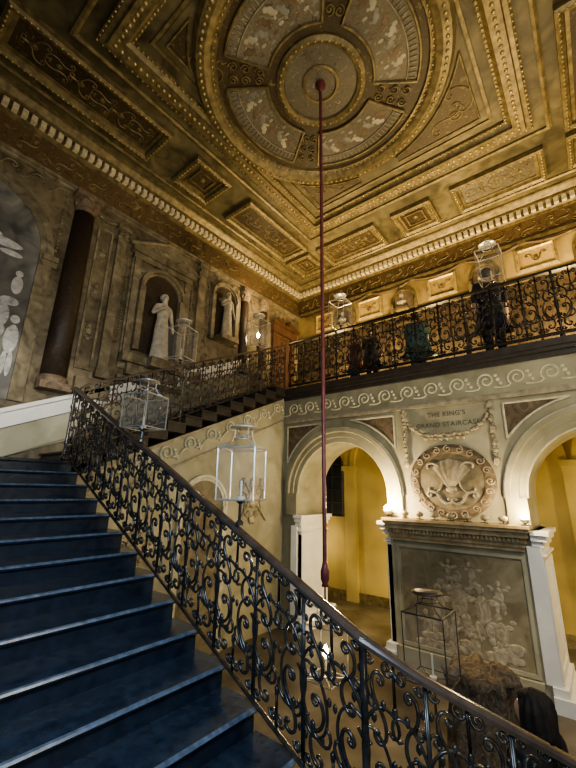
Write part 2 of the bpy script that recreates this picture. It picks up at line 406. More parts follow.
# ------------------------------------------------------------ left wall decoration
bm = bmesh.new(); MB(bm, lm, YF, YB, 5.42, 5.98, 0, .03); trim(bm, frieze_m)
bm = bmesh.new(); MB(bm, lm, YF, YB, 5.36, 5.42, 0, .08); MB(bm, lm, YF, YB, 5.3, 5.36, 0, .05)
trim(bm, wallrel_m)
bm = bmesh.new()
for i in range(32):
    u = -.8+i*.3; s = 1 if i % 2 else -1
    wtube(bm, lm, scroll((u,5.6),(u+.22,5.8),'S',flip=s), .011, .035)
trim(bm, golddk_m)
def pilaster(mp, u0, u1, v0, v1, mat, capm, d=.07):
    bm = bmesh.new(); MB(bm, mp, u0, u1, v0+.2, v1-.28, 0, d)
    trim(bm, mat)
    bm = bmesh.new()
    MB(bm, mp, u0-.04, u1+.04, v0, v0+.12, 0, d+.05); MB(bm, mp, u0-.02, u1+.02, v0+.12, v0+.2, 0, d+.02)
    MB(bm, mp, u0-.02, u1+.02, v1-.28, v1-.22, 0, d+.03); MB(bm, mp, u0-.05, u1+.05, v1-.08, v1, 0, d+.07)
    MB(bm, mp, u0, u1, v1-.22, v1-.08, 0, d+.01)
    for k in range(4):
        u = u0+(u1-u0)*(k+.5)/4; ball(bm, mp(u, v1-.15, d+.02), .05, (.7,.7,1.3))
    trim(bm, capm)
def column(mp, u, r, v0, v1, mat, capm):
    bm = bmesh.new(); p0 = Vector(mp(u, v0+.25, 0)); p1 = Vector(mp(u, v1-.35, 0))
    tube(bm, [p0, p0.lerp(p1,.35), p1], [r, r*.98, r*.87], 24); trim(bm, mat, True)
    bm = bmesh.new()
    MB(bm, mp, u-r*1.2, u+r*1.2, v0, v0+.12, 0, r*1.25); tube(bm, [mp(u,v0+.12,0), mp(u,v0+.19,0), mp(u,v0+.25,0)], [r*1.15,r*1.2,r*1.02], 24)
    tube(bm, [mp(u,v1-.36,0), mp(u,v1-.3,0), mp(u,v1-.1,0)], [r*.9,r*.95,r*1.2], 24)
    for k in range(5): ball(bm, mp(u+r*1.0*math.cos(k*.6+.4), v1-.2, r*.95*math.sin(k*.6+.4)), .04, (1,1,1.6))
    MB(bm, mp, u-r*1.25, u+r*1.25, v1-.1, v1, 0, r*1.2)
    trim(bm, capm)
column(lm, 2.18, .2, 1.5, 5.3, brownp_m, spand_m)
pilaster(lm, 2.84, 3.02, 1.9, 5.1, wallrel_m, wallrel_m)
pilaster(lm, 4.86, 5.06, 2.4, 5.3, wallrel_m, wallrel_m)
column(lm, 6.45, .14, 2.9, 5.3, brownp_m, spand_m)
column(lm, 7.21, .14, 2.9, 5.3, brownp_m, spand_m)
def arch_panel(mp, c, r, sp, v0, w, mat, ringm, rw=.18, proud=.08):
    bm = bmesh.new()
    pts = [(c-r, v0), (c+r, v0)]+[(c+r*math.cos(math.pi*i/24), sp+r*math.sin(math.pi*i/24)) for i in range(25)]
    poly(bm, mp, pts, w); trim(bm, mat)
    bm = bmesh.new(); arc(bm, mp, c, sp, [(r,.0),(r,proud*.6),(r+rw*.4,proud*.6),(r+rw*.5,proud),(r+rw,proud),(r+rw,0)], 0, math.pi, 28)
    for s in (-1, 1):
        a, b = sorted((c+s*r, c+s*(r+rw))); MB(bm, mp, a, b, v0, sp, 0, proud)
    trim(bm, ringm)
arch_panel(lm, .62, 1.0, 3.8, 1.25, .02, scene_m, wallrel_m, .2, .05)
bm = bmesh.new()      # painted horse, rider and attendants, almost flat
for (u,v,r,sy,sz) in ((1.06,2.3,.3,1.15,.72),(1.3,2.55,.14,.8,1.5),(1.37,2.8,.1,1.3,.75),(.96,2.78,.15,.8,1.5),(.97,3.1,.075,1,1.1),(1.08,2.85,.06,2.2,.8),
                  (1.24,1.92,.055,.8,4),(1.12,1.88,.05,.8,4),(.86,1.95,.06,.8,4),(.78,1.9,.05,.8,4),(1.5,2.2,.11,.9,2.2),(1.5,2.53,.065,1,1.1),(1.46,1.8,.05,.8,4),(1.54,1.8,.05,.8,4),
                  (.62,2.3,.13,.9,2.4),(.62,2.7,.07,1,1.1),(1.1,3.75,.13,2.2,.6),(.85,3.85,.1,2.4,.6),(1.25,3.6,.08,2,.6),(1.42,3.1,.1,.8,1.6),(1.42,3.3,.055,1,1)):
    ball(bm, lm(u,v,.022), r, (.03,sy,sz), 3)
trim(bm, pale_m, True)
bm = bmesh.new(); MB(bm, lm, 1.66, 1.9, 3.72, 3.82, 0, .09); MB(bm, lm, 1.66, 1.9, 3.62, 3.72, 0, .06); trim(bm, wallrel_m)
bm = bmesh.new()
for (a,b,z0,z1) in ((2.5,3.1,1.5,1.85),(3.2,4.66,1.95,2.05),(4.8,5.15,2.3,2.4)):
    MB(bm, lm, a, b, z0, z1, 0, .1)
trim(bm, wallrel_m)
NY = 3.93
bm = bmesh.new(); MB(bm, lm, 3.2, 4.66, 2.2, 4.86, 0, .035); trim(bm, wallrel_m)
arch_panel(lm, NY, .42, 4.02, 2.62, .045, brownp_m, wallrel_m, .12, .16)
bm = bmesh.new()
MB(bm, lm, 3.14, 4.72, 4.72, 4.86, 0, .16); MB(bm, lm, 3.2, 4.66, 4.6, 4.72, 0, .1)
slab(bm, lm, [(3.1,4.86),(4.76,4.86),(NY,5.24)], 0, .1)
for s in (-1,1):
    wtube(bm, lm, [(NY+s*.85,4.86),(NY,5.26)], .045, .13)
    MB(bm, lm, NY+s*.62-.07, NY+s*.62+.07, 2.5, 4.6, 0, .08)
MB(bm, lm, 3.2, 4.66, 2.32, 2.5, 0, .2); MB(bm, lm, 3.35, 4.5, 2.1, 2.32, 0, .12)
ball(bm, lm(NY,5.0,.12), .09, (.5,1.4,.7), 2)
trim(bm, wallrel_m)
bm = bmesh.new()
for s in (-1,1):
    wtube(bm, lm, scroll((NY+s*.1,4.98),(NY+s*.55,4.93),'S',flip=s), .014, .11)
    wtube(bm, lm, scroll((NY+s*.38,4.5),(NY+s*.5,4.3),'C',flip=s), .012, .05)
    garland(bm, lm, [(NY+s*.8,4.5),(NY+s*.8,2.7)], .03, .01, .06)
    wtube(bm, lm, scroll((5.72+s*.1,5.2),(5.72+s*.42,5.1),'S',flip=s), .012, .02)
    garland(bm, lm, [(5.72+s*.5,4.9),(5.72+s*.5,3.6)], .026, .01, .06)
for y in (1.1,1.5,.7): wtube(bm, lm, scroll((y,5.1),(y+.3,5.2),'S'), .012, .01)
garland(bm, lm, [(1.84,5.2),(1.84,3.9)], .03, .01, .07)
for y in (5.2,6.75):
    for z in (2.75,3.25,3.75,4.25,4.8): wtube(bm, lm, scroll((y-.06,z),(y+.06,z+.3),'S'), .012, .01)
for k in range(7):
    y = 2.5+k*.42; wtube(bm, lm, scroll((y,1.6+k*.19),(y+.28,1.7+k*.19),'S', flip=1 if k%2 else -1), .012, .01)
trim(bm, wallrel_m, True)
def trophy(mp, u, v, k, mat, w=.03):
    bm = bmesh.new(); F = (1,.25,1) if mp in (am,) else (.25,1,1)
    ball(bm, mp(u, v+.1*k, w), .2*k, (F[0],F[1],1.15), 2)
    for s in (-1,1):
        wtube(bm, mp, [(u+s*.5*k, v-.45*k),(u-s*.4*k, v+.6*k)], .014*k+.003, w)
        wtube(bm, mp, scroll((u+s*.15*k,v-.25*k),(u+s*.42*k,v+.15*k),'S',flip=s), .014*k+.003, w)
        wtube(bm, mp, scroll((u+s*.1*k,v+.35*k),(u+s*.38*k,v+.5*k),'C',flip=s), .013*k+.003, w)
        for i in range(6):
            a = .3+i*.4; ball(bm, mp(u+s*(.25+.07*math.sin(i*2))*k*math.cos(a*.6)*1.2, v+(.55-.2*i)*k, w), .07*k, F)
    ball(bm, mp(u, v+.5*k, w), .11*k, F, 2)
    ball(bm, mp(u, v-.4*k, w), .13*k, (F[0],F[1],.8), 2)
    trim(bm, mat, True)
bm = bmesh.new(); rect(bm, lm, 2.46, 2.76, 2.0, 4.9, [(0,0),(0,.03),(.04,.03),(.04,0)]); trim(bm, wallrel_m)
trophy(lm, 2.61, 4.3, .28, wallrel_m, .01); trophy(lm, 2.61, 3.5, .28, wallrel_m, .01); trophy(lm, 2.61, 2.7, .28, wallrel_m, .01)
arch_panel(lm, 5.72, .34, 4.7, 3.5, .02, brownp_m, wallrel_m, .1, .12)
bm = bmesh.new()
for c in (2.6, 5.72):
    garland(bm, lm, [(c-.35,5.25),(c-.15,5.1),(c,5.06),(c+.15,5.1),(c+.35,5.25)], .035, .04)
trim(bm, wallrel_m, True)
bm = bmesh.new()
def dado(bm, off0, off1, w):
    f = lambda y: 1.02 + max(0, (y-1.55))*.447
    ys = [YF, 1.55, 6.65]
    for i in range(2):
        a, b = ys[i], ys[i+1]
        vs = []
        for (yy, o, ww) in ((a,off0,0),(b,off0,0),(b,off1,0),(a,off1,0),(a,off0,w),(b,off0,w),(b,off1,w),(a,off1,w)):
            vs.append(bm.verts.new(lm(yy, max(f(yy)+o, .33), ww)))
        for q in ((0,3,2,1),(4,5,6,7),(0,1,5,4),(1,2,6,5),(2,3,7,6),(3,0,4,7)): bm.faces.new([vs[i] for i in q])
dado(bm, -.9, -.24, .025); dado(bm, -.7, -.64, .05)
trim(bm, arc_m)
bm = bmesh.new(); dado(bm, 0, .07, .1); dado(bm, -.24, 0, .06); trim(bm, white_m)
bm = bmesh.new(); MB(bm, lm, 7.75, 8.45, ZG, 4.45, 0, .04)
for (a,b,c,d) in ((7.82,8.08,2.5,3.2),(8.12,8.38,2.5,3.2),(7.82,8.08,3.3,4.35),(8.12,8.38,3.3,4.35)):
    rect(bm, lm, a, b, c, d, [(0,.04),(.02,.06),(.05,.06),(.06,.045)])
fin(bm, 'door_1', door_m, struct=True)
bm = bmesh.new(); MB(bm, lm, 7.6, 7.75, ZG, 4.5, 0, .09); MB(bm, lm, 8.45, 8.6, ZG, 4.5, 0, .09); MB(bm, lm, 7.55, 8.65, 4.5, 4.72, 0, .14); MB(bm, lm, 7.5, 8.7, 4.72, 4.8, 0, .22)
slab(bm, lm, [(7.5,4.8),(7.98,4.8),(7.98,5.0),(7.93,5.02)], 0, .18); slab(bm, lm, [(8.7,4.8),(8.22,4.8),(8.22,5.0),(8.27,5.02)], 0, .18)
trim(bm, door_m)

# ------------------------------------------------------------ back upper wall
bm = bmesh.new(); MB(bm, bmp, XL, XR, 5.5, 6.0, 0, .03); trim(bm, frieze_m)
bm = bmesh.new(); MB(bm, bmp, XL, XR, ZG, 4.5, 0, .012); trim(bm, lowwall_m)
bm = bmesh.new(); MB(bm, bmp, XL, XR, 5.42, 5.5, 0, .07); MB(bm, bmp, XL, XR, 4.5, 4.58, 0, .06)
for i in range(28):
    u = XL+.2+i*.31; s = 1 if i % 2 else -1
    wtube(bm, bmp, scroll((u,5.64),(u+.22,5.84),'S',flip=s), .011, .035)
trim(bm, golddk_m)
def wpanel(u0, u1, v0, v1):
    bm = bmesh.new(); rect(bm, bmp, u0, u1, v0, v1, [(0,0),(0,.04),(.05,.06),(.07,.03),(.08,.01)]); trim(bm, gold_m)
    bm = bmesh.new(); poly(bm, bmp, [(u0+.08,v0+.08),(u1-.08,v0+.08),(u1-.08,v1-.08),(u0+.08,v1-.08)], .014); trim(bm, amberp_m)
    bm = bmesh.new(); cx, cz = (u0+u1)/2, (v0+v1)/2
    for s in (-1,1): wtube(bm, bmp, scroll((cx,cz-.05),(cx+s*.16,cz+.08),'S',flip=s), .012, .02)
    ball(bm, bmp(cx,cz,.02), .05, (1,.4,1.4)); trim(bm, golddk_m)
for u0,u1 in ((-6.1,-5.45),(-4.62,-3.88),(-2.62,-1.92),(-.65,.12),(1.3,2.0)): wpanel(u0,u1,4.72,5.3)
for c in (-5.05, -3.26, -1.3, .72):
    arch_panel(bmp, c, .28, 4.88, 4.62, .02, spand_m, golddk_m, .08, .07)
for c in (-5.0, -3.26, -1.3, .7):
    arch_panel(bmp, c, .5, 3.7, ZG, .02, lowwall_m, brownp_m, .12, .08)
for c in (-4.25,-2.27,-.27):
    bm = bmesh.new(); MB(bm, bmp, c-.12, c+.12, ZG, 4.5, 0, .1); trim(bm, brownp_m)
def bust(mp_pt, k, mat, label):
    bm = bmesh.new()
    lathe(bm, [(.07,0),(.09,.02),(.05,.06),(.04,.1),(.1,.16),(.2,.24),(.2,.3),(.1,.36),(.055,.4),(.055,.44),(.09,.5),(.1,.58),(.085,.66),(.04,.71),(.005,.72)], n=16, sy=.7)
    for v in bm.verts: v.co *= k
    return fin(bm, 'bust', mat, smooth=True, label=label, cat='sculpture', loc=mp_pt, group='painted busts in niches')
for c in (-5.05,-3.26,-1.3,.72):
    bm = bmesh.new(); MB(bm, bmp, c-.16, c+.16, 4.58, 4.64, 0, .26); trim(bm, golddk_m)
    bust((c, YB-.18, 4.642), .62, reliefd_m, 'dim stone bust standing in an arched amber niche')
bm = bmesh.new()
for i in range(7):
    c = -6.1+i*1.25
    wtube(bm, bmp, [(c-.55,5.4),(c-.3,5.33),(c,5.3),(c+.3,5.33),(c+.55,5.4)], .035, .06)
trim(bm, frieze_m)

# ------------------------------------------------------------ arcade decoration
def archivolt(c):
    bm = bmesh.new()
    arc(bm, am, c, SP, [(1.05,0),(1.05,.04),(1.14,.04),(1.15,.07),(1.24,.07),(1.26,.1),(1.33,.1),(1.33,0)], 0, math.pi, 40)
    for s in (-1,1):
        a, b = sorted((c+s*1.05, c+s*1.33)); MB(bm, am, a, b, -.5, SP, 0, .07)
    trim(bm, arc_m)
    bm = bmesh.new()
    tube(bm, [am(c+1.34*math.cos(math.pi*i/40), SP+1.34*math.sin(math.pi*i/40), .05) for i in range(41)], .018, 5)
    tube(bm, [am(c+1.04*math.cos(math.pi*i/40), SP+1.04*math.sin(math.pi*i/40), .02) for i in range(41)], .014, 5)
    trim(bm, relief_m)
archivolt(-4.1); archivolt(.2)
def jamb(xw, s):
    bm = bmesh.new()
    a, b = sorted((xw, xw+s*.08)); B(bm, a, b, YG+.02, YG+.98, ZF, -.5)
    a, b = sorted((xw, xw+s*.1))
    for (y0,y1,z0,z1) in ((YG+.02,YG+.14,ZF+.28,-.9),(YG+.86,YG+.98,ZF+.28,-.9),(YG+.14,YG+.86,-1.02,-.9),(YG+.14,YG+.86,ZF+.28,ZF+.4)): B(bm, a, b, y0, y1, z0, z1)
    a, b = sorted((xw-s*.03, xw+s*.2)); B(bm, a, b, YG-.14, YG+1.04, -.56, -.5)
    a, b = sorted((xw-s*.03, xw+s*.16)); B(bm, a, b, YG-.1, YG+1.02, -.64, -.56)
    a, b = sorted((xw-s*.03, xw+s*.12)); B(bm, a, b, YG-.06, YG+1.0, -.72, -.64)
    a, b = sorted((xw-s*.03, xw+s*.13)); B(bm, a, b, YG-.04, YG+1.0, -.84, -.81)
    a, b = sorted((xw-s*.03, xw+s*.2)); B(bm, a, b, YG-.12, YG+1.02, ZF, ZF+.18)
    a, b = sorted((xw-s*.03, xw+s*.15)); B(bm, a, b, YG-.08, YG+1.0, ZF+.18, ZF+.28)
    trim(bm, white_m)
jamb(-5.15, 1); jamb(-.85, 1); jamb(-3.05, -1); jamb(1.25, -1)
bm = bmesh.new(); MB(bm, am, -.95, -.77, ZF+.28, -.72, 0, .05); MB(bm, am, -5.3, -5.15, ZF+.28, -.72, 0, .05); trim(bm, white_m)
bm = bmesh.new()
for (v0,v1,w,e) in ((-.8,-.74,.08,0),(-.74,-.68,.12,.02),(-.68,-.6,.16,.04),(-.6,-.52,.24,.08),(-.52,-.47,.3,.12),(-.47,-.43,.33,.14)):
    MB(bm, am, -3.02-e*.4, -.98+e, v0, v1, 0, w)
for i in range(34):
    u = -2.98+i*.0588; MB(bm, am, u, u+.03, -.66, -.61, .1, .2)
trim(bm, ledge_m)
def floodlight(x, lit=False, k=1.0):
    e = empty('spot_light_fitting', (x, YG-.2, -.43), 'small uplighter standing on the cornice ledge' + (', glowing warm' if lit else ', unlit'), 'lamp', 'uplighters along the ledge'); e.scale = (k,k,k)
    bm = bmesh.new(); B(bm, -.05, .05, -.04, .04, 0, .015); tube(bm, [(0,0,.01),(0,0,.05)], .01, 6); fin(bm, 'base', dark_m, e)
    bm = bmesh.new(); lathe(bm, [(.03,.04),(.06,.06),(.065,.1),(.06,.105),(.05,.1)], n=12); fin(bm, 'lamp_head', domed_m, e, smooth=True)
    bm = bmesh.new(); lathe(bm, [(.01,.1),(.048,.104),(.046,.14),(.01,.17)] if lit else [(.01,.1),(.048,.104),(.036,.12),(.01,.13)], n=12); fin(bm, 'bulb', bulbhot_m if lit else domed_m, e, smooth=True)
for i in range(7): floodlight(-2.68+i*.25)
floodlight(-2.99, True, 1.3); floodlight(-.9, True, .9)
bm = bmesh.new()
MB(bm, am, -5.55, XR, 2.06, 2.14, 0, .07); MB(bm, am, -5.55, XR, 2.14, 2.2, 0, .12); MB(bm, am, -5.55, XR, 2.2, ZG, -.02, .16)
trim(bm, dark_m)
bm = bmesh.new(); MB(bm, am, -5.55, XR, 1.5, 1.56, 0, .05); MB(bm, am, -5.55, XR, 1.56, 1.6, 0, .03); trim(bm, reliefd_m)
bm = bmesh.new(); MB(bm, am, -5.55, XR, 1.6, 2.06, 0, .012); trim(bm, arc_m)
def running(bm, mp, u0, u1, base, slope, n, r=.14, tr=.016):
    L = (u1-u0)/n
    for i in range(n):
        u = u0+L*(i+.5); v = base+slope*(u-u0)
        pts = spiral((u, v), r, math.pi*1.25, 1.5, -1, 26)
        pre = [(u-L*.75, v-slope*L*.75-r*.9), (u-L*.5, v-slope*L*.5-r*1.02), (u-L*.3, v-r*.95)]
        wtube(bm, mp, pre+pts, tr, .02)
        for k in range(3):
            c = (u+L*.33+.03*k, v+r*(.5-.5*k))
            ball(bm, mp(c[0], c[1], .02), .035, (1,.6,1) if mp is am else (.6,1,1))
bm = bmesh.new(); running(bm, am, -5.5, XR, 1.83, 0, 17); trim(bm, relief_m)
def spandrel(c, s, edge):
    bm = bmesh.new(); R = 1.5; top = 1.42
    pts = [(edge, top)]
    a_top = math.asin(min(1,(top-SP)/R)); ux = c+s*R*math.cos(a_top); pts.append((ux, top))
    d_ = abs(edge-c)/R; a_e = math.acos(min(1, d_))
    for i in range(1, 13):
        a = a_top+(a_e-a_top)*i/12; pts.append((c+s*R*math.cos(a), SP+R*math.sin(a)))
    poly(bm, am, pts, .014); trim(bm, spand_m)
    bm = bmesh.new(); tube(bm, [am(u,v,.02) for u,v in pts+pts[:1]], .02, 5); trim(bm, relief_m)
spandrel(-4.1, 1, -2.86); spandrel(.2, -1, -1.0); spandrel(-4.1, -1, -5.45); spandrel(.2, 1, 1.5)
bm = bmesh.new()
for x in (-2.64, -1.18):
    garland(bm, am, [(x,1.46),(x,.5)], .04, .045, .045)
    wtube(bm, am, [(x,1.48),(x,.5)], .012, .03)
    ball(bm, am(x,1.42,.05), .07, (1,.5,1)); ball(bm, am(x,.5,.045), .06, (1,.5,1.5)); ball(bm, am(x,1.0,.045), .06, (1,.5,1.3))
sw = [(-2.64+1.46*i/16, 1.36-.38*(1-((i-8)/8.0)**4)) for i in range(17)]
garland(bm, am, sw, .038, .045, .04); wtube(bm, am, sw, .012, .03)
garland(bm, am, [(u,v-.06) for u,v in sw[4:13]], .034, .045, .05)
o = fin(bm, 'festoon', reliefd_m, smooth=True, label='grey painted garland of leaves and fruit looping below the lettering', cat='wall decoration')
def text(s, x, z, size):
    cu = bpy.data.curves.new('lettering', 'FONT'); cu.body = s; cu.size = size; cu.align_x = 'CENTER'; cu.extrude = .004; cu.offset = 0; cu.space_character = 1.1
    t = bpy.data.objects.new('t', cu); COL.objects.link(t); bpy.context.view_layer.update()
    me = bpy.data.meshes.new_from_object(t.evaluated_get(bpy.context.evaluated_depsgraph_get()))
    bpy.data.objects.remove(t); me.materials.clear(); me.materials.append(ink_m)
    o = bpy.data.objects.new('painted_lettering', me); COL.objects.link(o); o.location = (x, YG-.003, z); o.rotation_euler = (math.pi/2, 0, 0)
    o['label'] = 'dark capital letters reading %s on grey plaster' % s; o['category'] = 'lettering'
text("THE KING'S", -1.9, 1.31, .115); text("GRAND STAIRCASE", -1.9, 1.13, .115)
MX, MZ = -1.92, .2
med = empty('shell_medallion', (MX, YG, MZ), 'wide oval carved cartouche with a scallop shell and scrolled brown border', 'wall decoration')
mm = lambda u,v,w: (u*1.08, -w*.7, v*.96)
bm = bmesh.new(); arc(bm, mm, 0, 0, [(.64,0),(.64,.04),(.58,.07),(.5,.05),(.48,.02)], n=48); fin(bm, 'frame', spand_m, med)
bm = bmesh.new()
for i in range(20):
    a = 2*math.pi*i/20; wtube(bm, mm, spiral((.56*math.cos(a), .56*math.sin(a)), .062, a, 1.3, 1 if i%2 else -1, 18), .01, .07)
fin(bm, 'border', reliefd_m, med)
bm = bmesh.new(); arc(bm, mm, 0, 0, [(.5,.02),(.01,.025)], n=40); fin(bm, 'background', arcd_m, med)
bm = bmesh.new(); grid = []
for i in range(9):
    t = i/8; row = []
    for j in range(41):
        a = math.pi*(.22+.56*j/40); rr = (.06+.5*t)*(1-.03*abs(math.cos(a*7)))
        wv = .03+.07*math.sin(math.pi*min(1,t*.9+.1))+.01*math.cos((j/40)*2*math.pi*6)*t
        row.append(bm.verts.new(mm(rr*math.cos(a)*.72, -.17+rr*math.sin(a), wv)))
    grid.append(row)
for i in range(8):
    for j in range(40): bm.faces.new((grid[i][j],grid[i][j+1],grid[i+1][j+1],grid[i+1][j]))
ball(bm, mm(0,-.14,.05), .07, (1.3,.5,.8), 2)
fin(bm, 'shell', shell_m, med, smooth=True)
bm = bmesh.new()
for s in (-1,1):
    wtube(bm, mm, scroll((s*.05,-.33),(s*.33,-.22),'S',flip=s), .024, .05); wtube(bm, mm, scroll((s*.34,-.12),(s*.33,.22),'C',flip=-s,turn=4), .018, .05)
fin(bm, 'scroll', reliefd_m, med)
bm = bmesh.new(); rect(bm, am, -2.95, -.99, ZF+.3, -.86, [(0,0),(0,.03),(.05,.03),(.05,0)]); trim(bm, arc_m)
bm = bmesh.new(); poly(bm, am, [(-2.88,ZF+.36),(-1.05,ZF+.36),(-1.05,-.92),(-2.88,-.92)], .006); trim(bm, pier_m)
bm = bmesh.new()
random.seed(11)
for (u,v,h) in ((-2.3,-1.75,.66),(-1.98,-1.6,.8),(-1.65,-1.7,.7),(-2.1,-2.1,.45),(-1.8,-2.15,.45),(-1.42,-1.95,.5),(-2.1,-1.2,.34),(-1.75,-1.22,.36),(-2.5,-2.05,.45),(-1.4,-1.45,.4)):
    ball(bm, am(u,v,.004), h*.3, (.55,.05,1.1), 2); ball(bm, am(u+random.uniform(-.03,.03),v+h*.42,.004), h*.1, (1,.12,1.15), 2)
    for s in (-1,1):
        a = random.uniform(-.3,1.1); x, z = u+s*h*.14, v+h*.24
        for (px,pz,r1) in ((x+s*h*.07,z-h*.05,.1),(x+s*h*.18,z+h*.1*a,.08)): ball(bm, am(px,pz,.005), h*r1, (1.2,.1,.8), 2)
        for (px,pz,r1) in ((u+s*h*.1,v-h*.35,.12),(u+s*h*.12,v-h*.52,.09)): ball(bm, am(px,pz,.005), h*r1, (.8,.1,1.4), 2)
for i in range(26):
    ball(bm, am(-1.9+random.uniform(-.7,.65), -2.3+random.uniform(-.06,.2), .006), .09, (1.3,.06,.7), 2)
trim(bm, group_m, True)
bm = bmesh.new(); MB(bm, am, -3.0, -.97, ZF, ZF+.28, 0, .08); trim(bm, arc_m)

# ------------------------------------------------------------ wall below upper flight
RU = .1523; TR = .342; Y2 = 2.2
bm = bmesh.new()
slab(bm, lambda u,v,w: (-5.58+w, u, v), [(2.16,ZF),(YG,ZF),(YG,2.1),(Y2+.3,.24),(2.16,.12)], 0, -.14)
fin(bm, 'wall_staircase', arc_m, struct=True)
bm = bmesh.new()
slab(bm, sm, [(2.3,-.32),(YG,1.58),(YG,1.62),(2.3,-.28)], 0, .03); slab(bm, sm, [(2.3,.12),(YG,2.08),(YG,2.14),(2.3,.18)], 0, .03)
trim(bm, reliefd_m)
bm = bmesh.new(); running(bm, sm, 2.5, 6.75, .05, .4435, 9, .13); trim(bm, relief_m)
arch_panel(sm, 4.55, .45, -.3, ZF, .01, arcd_m, relief_m, .1, .05)
trophy(sm, 5.8, -.25, .8, group_m)
trophy(sm, 3.3, -.9, .6, group_m)

# ------------------------------------------------------------ stairs
st1 = empty('staircase', (-5.5, 2.1, ZF), 'lower flight of blue-black painted stairs with rounded nosings', 'staircase')
def child(o, e): o.parent = e; o.matrix_parent_inverse = Matrix.Translation(-Vector(e.location))
TR1, RI1 = .32, .152
for i in range(1, 20):
    zt = .33-RI1*i; x0 = -5.5+TR1*(i-1); x1 = x0+TR1
    bm = bmesh.new(); ye = 2.16 if x1 < -1.1 else 2.16+(x1+1.1)*.55
    B(bm, x0, x1, -.9, ye, max(ZF, zt-.26), zt-.03)
    o = fin(bm, 'riser', step_m); child(o, st1)
    bm = bmesh.new()
    pr = [(x0-.0,zt-.034),(x0,zt),(x1+.026,zt),(x1+.038,zt-.006),(x1+.045,zt-.018),(x1+.035,zt-.034)]
    a = [bm.verts.new((x,-.9,z)) for x,z in pr]; b = [bm.verts.new((x,ye+.02,z)) for x,z in pr]
    bm.faces.new(a); bm.faces.new(b[::-1])
    for k in range(6):
        f_ = bm.faces.new((a[k],b[k],b[(k+1)%6],a[(k+1)%6]))
        if k in (2,3): f_.material_index = 1
    o = fin(bm, 'tread', (tread_m, nose_m)); child(o, st1)
bm = bmesh.new(); B(bm, XL, -5.5, YF, 2.2, .1, .33); B(bm, -5.52, -5.455, -.9, 2.2, .295, .33)
fin(bm, 'floor_landing', step_m, struct=True)
st2 = empty('staircase', (-5.5, Y2, .33), 'upper flight of dark steps rising along the painted wall', 'staircase')
for j in range(1, 14):
    zt = .33+RU*j; y0 = Y2+TR*(j-1); y1 = y0+TR
    bm = bmesh.new(); B(bm, XL+.11, -5.44, y0, min(y1+.02, YG), zt-.17, zt-.03)
    B(bm, XL+.11, -5.41, y0-.03, min(y1, YG), zt-.03, zt)
    o = fin(bm, 'step', dark_m); child(o, st2)

# ------------------------------------------------------------ balustrades
def panel_mesh(mp3, W, H, mat=None, T=1.3):
    """wrought-iron scroll panel drawn in (u,v), mirrored about its centre"""
    bm = bmesh.new(); a = W/2; k = H/.89; q = a/.215
    def put(pts, r=.0085):
        for s in (-1, 1):
            tube(bm, [mp3(a+s*u*q, v*k) for u, v in pts], r*T, 5)
    put([(.21,0),(.21,.89)], .0075)
    put(scroll((.11,.12),(.11,.37),'S',n=40,turn=7.6,flip=1), .0085)
    put(scroll((.115,.52),(.11,.77),'S',n=40,turn=7.6,flip=-1), .0085)
    put(scroll((.045,.3),(.045,.56),'C',n=32,turn=5.4,flip=1), .0075)
    put(scroll((.17,.27),(.17,.46),'C',n=30,turn=5.6,flip=-1), .007)
    put(spiral((.05,.84),.04,math.pi,1.3,1,14), .007)
    put(spiral((.17,.64),.035,0,1.2,1,14), .007)
    put(spiral((.03,.07),.035,0,1.3,-1,14), .007)
    put(spiral((.175,.06),.03,math.pi,1.2,1,14), .007)
    put(spiral((.175,.84),.03,math.pi,1.2,1,14), .007)
    put([(.0,0),(.0,.2)], .007); put([(.0,.68),(.0,.89)], .007)
    for s in (-1,1):
        for (u,v,r) in ((.14,.24,.024),(.15,.58,.022),(.2,.45,.022),(.02,.43,.02),(.08,.66,.022),(.07,.22,.018),(.19,.16,.018),(.19,.74,.018)):
            ball(bm, mp3(a+s*u*q, v*k), r, (.8,.5,1.3))
    ball(bm, mp3(a,.66*k), .024, (.7,.6,1.6)); ball(bm, mp3(a,.2*k), .024, (.7,.6,1.4))
    bmesh.ops.recalc_face_normals(bm, faces=bm.faces)
    me = bpy.data.meshes.new('scroll_panel'); bm.to_mesh(me); bm.free(); me.materials.append(mat or iron_m)
    for p in me.polygons: p.use_smooth = True
    return me
def railbar(name, pts, w, h, mat, parent, sides=10):
    bm = bmesh.new(); pts = [Vector(p) for p in pts]; rings = []
    prof = [(-.5,-.5),(.5,-.5),(.55,0),(.42,.38),(.2,.5),(-.2,.5),(-.42,.38),(-.55,0)]
    for i, p in enumerate(pts):
        t = pts[min(i+1,len(pts)-1)]-pts[max(i-1,0)]; t.z = 0
        if t.length < 1e-6: t = Vector((1,0,0))
        t.normalize(); sd = Vector((-t.y, t.x, 0))
        rings.append([bm.verts.new(p+sd*a*w+Vector((0,0,b*h))) for a,b in prof])
    for i in range(len(pts)-1):
        for k in range(8):
            k2 = (k+1) % 8; bm.faces.new((rings[i][k],rings[i][k2],rings[i+1][k2],rings[i+1][k]))
    bm.faces.new(rings[0][::-1]); bm.faces.new(rings[-1])
    o = fin(bm, name, mat); child(o, parent); return o
def newel(parent, x, y, z0, z1, mat=None, k=1):
    bm = bmesh.new()
    H = z1-z0
    prof = [(.035,0),(.035,.05),(.02,.08),(.017,.2*H),(.028,.24*H),(.017,.28*H),(.015,.7*H),(.026,.74*H),(.016,.78*H),(.018,H-.02),(.03,H)]
    lathe(bm, [(r*k,z) for r,z in prof], (x,y,z0), 10)
    o = fin(bm, 'newel_post', mat or iron_m, smooth=True); child(o, parent)
RB = 2.08; SL1 = -RI1/TR1
nz = lambda x: .33+SL1*(x+5.5)
HR = 1.0
